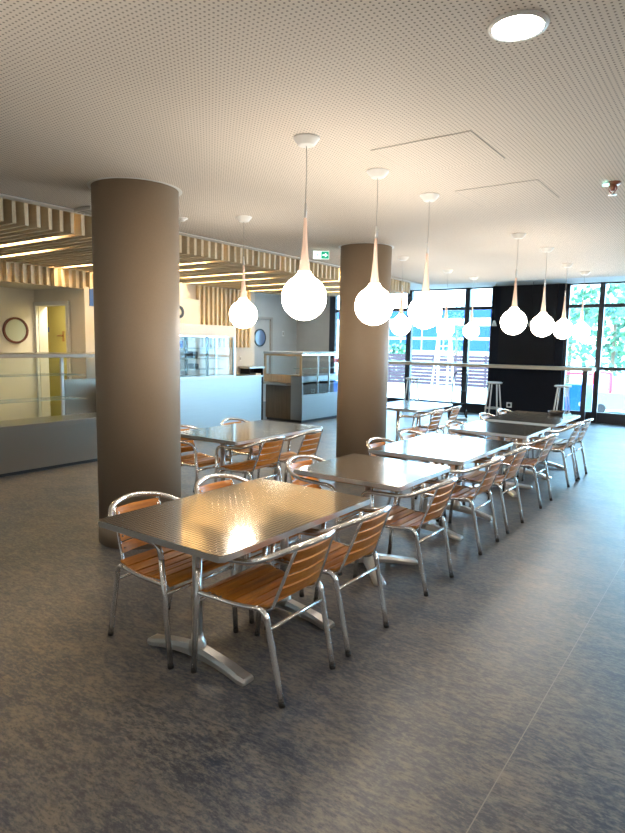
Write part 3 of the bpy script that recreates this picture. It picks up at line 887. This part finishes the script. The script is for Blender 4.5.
# right display counter
t_ = thing('chilled_display_counter', 'stainless counter with glass display case right of the middle counter', 'display counter', (XM, 10.2, 0))
b = B(); box(b, -0.30, 0, 0, 2.2, 0.06, 0.55, 0.004); box(b, -0.30, -0.002, 0, 0.03, 0.55, 1.0)
obj('base', b, M_steel, t_)
obj('plinth', box(B(), -1.0, -0.05, 0.05, 2.15, 0, 0.0598), M_black, t_)
obj('side_panel', box(B(), -1.0, -0.302, 0.01, 2.2, 0.06, 0.79), M_darkwood, t_)
obj('side_ledge', box(B(), -1.10, -0.30, -0.16, 0.10, 0.79, 0.83, 0.003), M_steel2, t_)
obj('oak_fascia', box(B(), -1.05, -0.302, 0.0, 0.06, 0.84, 0.97), M_oak, t_)
obj('deck', box(B(), -1.0, -0.302, 0.07, 2.2, 0.84, 0.96), M_steel2, t_)
obj('deck_lower', box(B(), -0.30, -0.02, 0.03, 2.2, 0.551, 0.56), M_steel2, t_)
obj('top', box(B(), -1.06, 0.012, -0.01, 2.2, 1.45, 1.50, 0.004), M_steel2, t_)
b = B(); box(b, -1.05, -0.03, 0, 0.03, 0.97, 1.01); box(b, -1.05, -0.03, 0, 0.03, 1.41, 1.449); box(b, -1.05, -1.0, 0, 0.03, 1.01, 1.41); box(b, -0.075, -0.03, 0, 0.03, 1.01, 1.41)
obj('side_frame', b, M_oak, t_)
obj('added_strip', box(B(), -0.10, -0.07, 0.1, 2.1, 1.440, 1.449), emis('added_chiller_fill', (0.75, 0.90, 1.0), 26.0), t_)  # glowing strip added to lift the dark case interior
obj('side_glass', box(B(), -1.0, -0.075, 0.01, 0.018, 1.01, 1.41), M_caseglass, t_)
obj('glass_front', box(B(), -0.016, -0.008, 0.0, 2.2, 0.60, 1.449), M_caseglass, t_)
obj('front_rail', box(B(), -0.03, 0, 0, 2.2, 0.55, 0.60, 0.003), M_steel2, t_)
for yy in (0.62, 1.05):
    obj('post', box(B(), -0.05, -0.02, yy - 0.02, yy + 0.02, 0.60, 1.449), M_alu2, t_)
for z in (0.86, 1.14):
    obj('shelf', box(B(), -0.28, -0.06, 0.06, 2.1, z, z + 0.01), M_shelfglass, t_)
obj('price_card', box(B(), -0.06, -0.055, 1.28, 1.62, 1.25, 1.36), M_red, t_)

# ------------------------------------------------------------------ bar by the window
t_ = thing('window_bar', 'long pale bar table in front of the windows and the dark pier', 'bar table', (0, 14.1, 0))
obj('bar_top', box(B(), -8.6, -2.62, -0.10, 0.32, 1.195, 1.27, 0.004), M_bartop, t_)
for x in (-2.78, -8.45):
    obj('leg', box(B(), x - 0.05, x + 0.05, 0.02, 0.12, 0, 1.194), M_black, t_)
def stool(x, y, label):
    t_ = thing('bar_stool', label, 'bar stool', (x, y, 0), 0, 'white bar stools')
    obj('seat', lathe(B(), [(0, 0.835), (0.15, 0.835), (0.178, 0.845), (0.18, 0.868), (0.165, 0.878), (0, 0.872)], 28), M_plaswhite, t_)
    for k in range(4):
        a = PI / 4 + k * PI / 2
        obj('leg', tube(B(), [(0.12 * math.cos(a), 0.12 * math.sin(a), 0.84), (0.22 * math.cos(a), 0.22 * math.sin(a), 0.0)], 0.017, 10), M_plaswhite, t_)
    b = B(); pts = [(0.19 * math.cos(2 * PI * k / 24), 0.19 * math.sin(2 * PI * k / 24), 0.27) for k in range(25)]
    tube(b, pts, 0.010, 8)
    obj('foot_ring', b, M_plaswhite, t_)
stool(-4.66, 13.85, 'white bar stool standing before the left edge of the dark pier')
stool(-3.15, 13.85, 'white bar stool standing at the right edge of the dark pier')
stool(-6.75, 13.85, 'white bar stool standing before the left window')
for x, lb in ((-4.86, 'small white cone pendant over the bar, left of the dark pier'), (-4.01, 'small white cone pendant over the bar, before the middle of the dark pier'), (-3.31, 'small white cone pendant over the bar, right edge of the dark pier')):
    t_ = thing('bar_pendant', lb, 'pendant lamp', (x, 14.2, ZH), 0, 'small cone pendants over the bar')
    obj('cord', tube(B(), [(0, 0, 0), (0, 0, -0.86)], 0.005, 6), M_navy2, t_)
    obj('lamp_shade', lathe(B(), [(0.022, -0.85), (0.065, -0.98), (0.060, -0.98), (0.018, -0.855)], 24), M_plaswhite, t_)

# hand truck
t_ = thing('hand_truck', 'black tubular hand truck standing before the window left of the pier', 'hand truck', (-5.30, 13.35, 0), 0.5)
obj('handle_frame', tube(B(), [(-0.16, 0.12, 0.10), (-0.16, -0.02, 0.85), (-0.13, -0.09, 1.05), (0.0, -0.11, 1.12), (0.13, -0.09, 1.05), (0.16, -0.02, 0.85), (0.16, 0.12, 0.10)], 0.014, 8, 4), M_black, t_)
obj('toe_plate', box(B(), -0.18, 0.18, -0.22, 0.12, 0.02, 0.035), M_plaswhite, t_)
for s in (-1, 1):
    obj('wheel', disc(B(), (s * 0.20, 0.16, 0.10), (1, 0, 0), 0.10, 0.04, 20), M_rubber, t_)
b = B(); tube(b, [(-0.2, 0.16, 0.10), (0.2, 0.16, 0.10)], 0.012, 8)
for z in (0.35, 0.65): tube(b, [(-0.16, 0.12 - (z - .1) * .19, z), (0.16, 0.12 - (z - .1) * .19, z)], 0.010, 8)
obj('cross_bar', b, M_black, t_)

# ------------------------------------------------------------------ outdoors
M_paving = wall_mat('pale_paving', (0.62, 0.61, 0.58), 0.8)
M_render = wall_mat('white_render', (0.78, 0.79, 0.80), 0.8)
M_bldglass = mat('blue_facade_glass', (0.015, 0.05, 0.20), 0.7, Specular_IOR_Level=0.1)
M_hoard = mat('mauve_brown_boards', (0.040, 0.022, 0.030), 0.8, Specular_IOR_Level=0.2)
M_bark = mat('bark', (0.12, 0.08, 0.05), 0.8)
M_lgrey = mat('light_grey_metal', (0.16, 0.17, 0.17), 0.5)
M_leaf = mat('leaf_green', (0.08, 0.2, 0.04), 0.6); t = NT(M_leaf)
t.l(t.ramp(t.noise(t.pos(), 4, 2), [(0.35, (0.015, 0.07, 0.05)), (0.65, (0.06, 0.16, 0.06))]), t.b.inputs['Base Color'])
struct('ground', box(B(), -60, 40, -20, 90, -0.26, -0.13), M_paving)

t_ = thing('office_building', 'white building with bands of blue windows seen through the left window', 'building', (-16, 34, -0.13))
obj('wall', box(B(), -14, 12, 0.2, 8, 0, 9.0), M_render, t_)
for r, z in enumerate((1.9, 2.7)):
    for k in range(8):
        wf = obj('window', box(B(), -2.9 + k * 1.42, -2.9 + k * 1.42 + 1.30, 0.10, 0.2, z - 0.32, z + 0.32), M_bldglass, t_)
obj('parapet', box(B(), -14.1, 12.1, 0.0, 0.2, 3.25, 3.45), M_render, t_)
obj('dark_band', box(B(), -14, 12, 0.12, 0.2, 3.5, 4.1), M_bldglass, t_)

t_ = thing('board_fence', 'low mauve brown board fence outdoors before the white building', 'fence', (-14.2, 26, -0.13))
b = B()
for k in range(9): box(b, 0, 7.6, -0.01, 0.02, 0.05 + k * 0.155, 0.19 + k * 0.155)
obj('boards', b, M_hoard, t_)
for k in range(4): obj('post', box(B(), k * 2.48, k * 2.48 + 0.09, 0.02, 0.10, 0, 1.48), M_bark, t_)
obj('post_cap', box(B(), 3.2, 3.35, -0.02, 0.1, 1.44, 1.55), M_plaswhite, t_)

def ladder(x, y, rz, label):
    t_ = thing('step_ladder', label, 'ladder', (x, y, -0.13), rz)
    for s in (-1, 1):
        obj('rail', tube(B(), [(s * 0.28, -0.65, 0), (s * 0.18, 0, 2.4)], 0.035, 8), M_plaswhite, t_)
        obj('rear_rail', tube(B(), [(s * 0.28, 0.65, 0), (s * 0.18, 0.03, 2.38)], 0.028, 8), M_plaswhite, t_)
    for k in range(7):
        z = 0.3 + k * 0.3; f_ = z / 2.4
        obj('step', box(B(), -0.28 + 0.1 * f_, 0.28 - 0.1 * f_, -0.65 + 0.65 * f_ - 0.04, -0.65 + 0.65 * f_ + 0.05, z, z + 0.03), M_plaswhite, t_)
ladder(-8.15, 19.0, 0.6, 'white step ladder standing outdoors behind the left window')

t_ = thing('blue_container', 'blue metal container standing outdoors behind the right window', 'container', (-3.5, 17.0, -0.13))
obj('body', box(B(), -0.30, 0.28, -0.2, 0.5, 0.05, 0.88, 0.02), M_bin, t_)
obj('notice', box(B(), -0.26, -0.16, -0.212, -0.201, 0.55, 0.78), M_plaswhite, t_)
obj('round_label', disc(B(), (0.16, -0.205, 0.38), (0, 1, 0), 0.07, 0.008, 20), M_plaswhite, t_)
for s in (-0.24, 0.2): obj('runner', box(B(), s, s + 0.05, -0.18, 0.48, 0, 0.0498), M_black, t_)

t_ = thing('grey_skip', 'low grey skip with a red tubular rail outdoors behind the right window', 'skip', (-3.0, 19.0, -0.13))
b = B(); prism(b, [(-0.35, -0.3), (1.15, -0.3), (1.15, 0.5), (-0.35, 0.5)], 0.12, 0.58)
obj('body', b, M_lgrey, t_)
obj('rail', tube(B(), [(-0.45, -0.2, 0.5), (-0.45, -0.2, 1.06), (-0.38, -0.2, 1.14), (-0.08, -0.2, 1.14), (0.0, -0.2, 1.06), (0.0, -0.2, 0.5)], 0.04, 8, 3), M_red, t_)
for x in (-0.2, 0.9): obj('wheel', disc(B(), (x, -0.28, 0.13), (0, 1, 0), 0.13, 0.06, 20), M_rubber, t_)
obj('red_beam', box(B(), -1.2, -0.5, -0.2, -0.12, 1.05, 1.12), M_red, t_)

def tree(x, y, h, r, label, n=900, zc=None, trunk=True):
    t_ = thing('leafy_tree', label, 'tree', (x, y, -0.13), 0, 'green trees outdoors')
    zc = zc or h * 0.62
    b = B(); rnd = random.Random(int(x * 31 + y))
    for _ in range(n):
        u = Vector((rnd.gauss(0, 1), rnd.gauss(0, 1), rnd.gauss(0, 1))).normalized() * (rnd.random() ** 0.4)
        p = Vector((u.x * r, u.y * r, zc + u.z * (h - zc)))
        a = Vector((rnd.gauss(0, 1), rnd.gauss(0, 1), rnd.gauss(0, 1))).normalized(); c = a.orthogonal().normalized()
        s = rnd.uniform(0.07, 0.13) * (r / 1.2)
        vs = [b.verts.new(p + a * s), b.verts.new(p + c * s * 0.6), b.verts.new(p - a * s), b.verts.new(p - c * s * 0.6)]
        b.faces.new(vs)
    obj('foliage', b, M_leaf, t_, recalc=False)
    obj('trunk', tube(B(), [(0, 0, 0), (0.03, 0, zc * 0.6), (0, 0, zc)], [0.10, 0.05], 10), M_bark, t_)
    return t_
tree(-12.2, 30.0, 4.3, 0.75, 'slender tree with light green leaves before the white building', 500)
tree(-6.2, 28.0, 4.4, 1.3, 'broad green tree behind the right window, next to the dark pier', 650)
tree(-4.0, 25.0, 5.2, 1.9, 'tall green tree behind the right window at the picture edge', 800, 3.0)
t_ = thing('green_hedge', 'small green hedge behind the board fence left outdoors', 'hedge', (-15.2, 28.0, -0.13))
b = B(); rnd = random.Random(5)
for _ in range(700):
    p = Vector((rnd.uniform(-1.4, 1.4), rnd.uniform(-0.4, 0.4), rnd.uniform(0.1, 1.9)))
    a = Vector((rnd.gauss(0, 1), rnd.gauss(0, 1), rnd.gauss(0, 1))).normalized(); c = a.orthogonal().normalized()
    b.faces.new([b.verts.new(p + a * .12), b.verts.new(p + c * .08), b.verts.new(p - a * .12), b.verts.new(p - c * .08)])
obj('foliage', b, M_leaf, t_, recalc=False)
obj('stem', tube(B(), [(0, 0, 0), (0, 0, 1.2)], 0.05, 8), M_bark, t_)
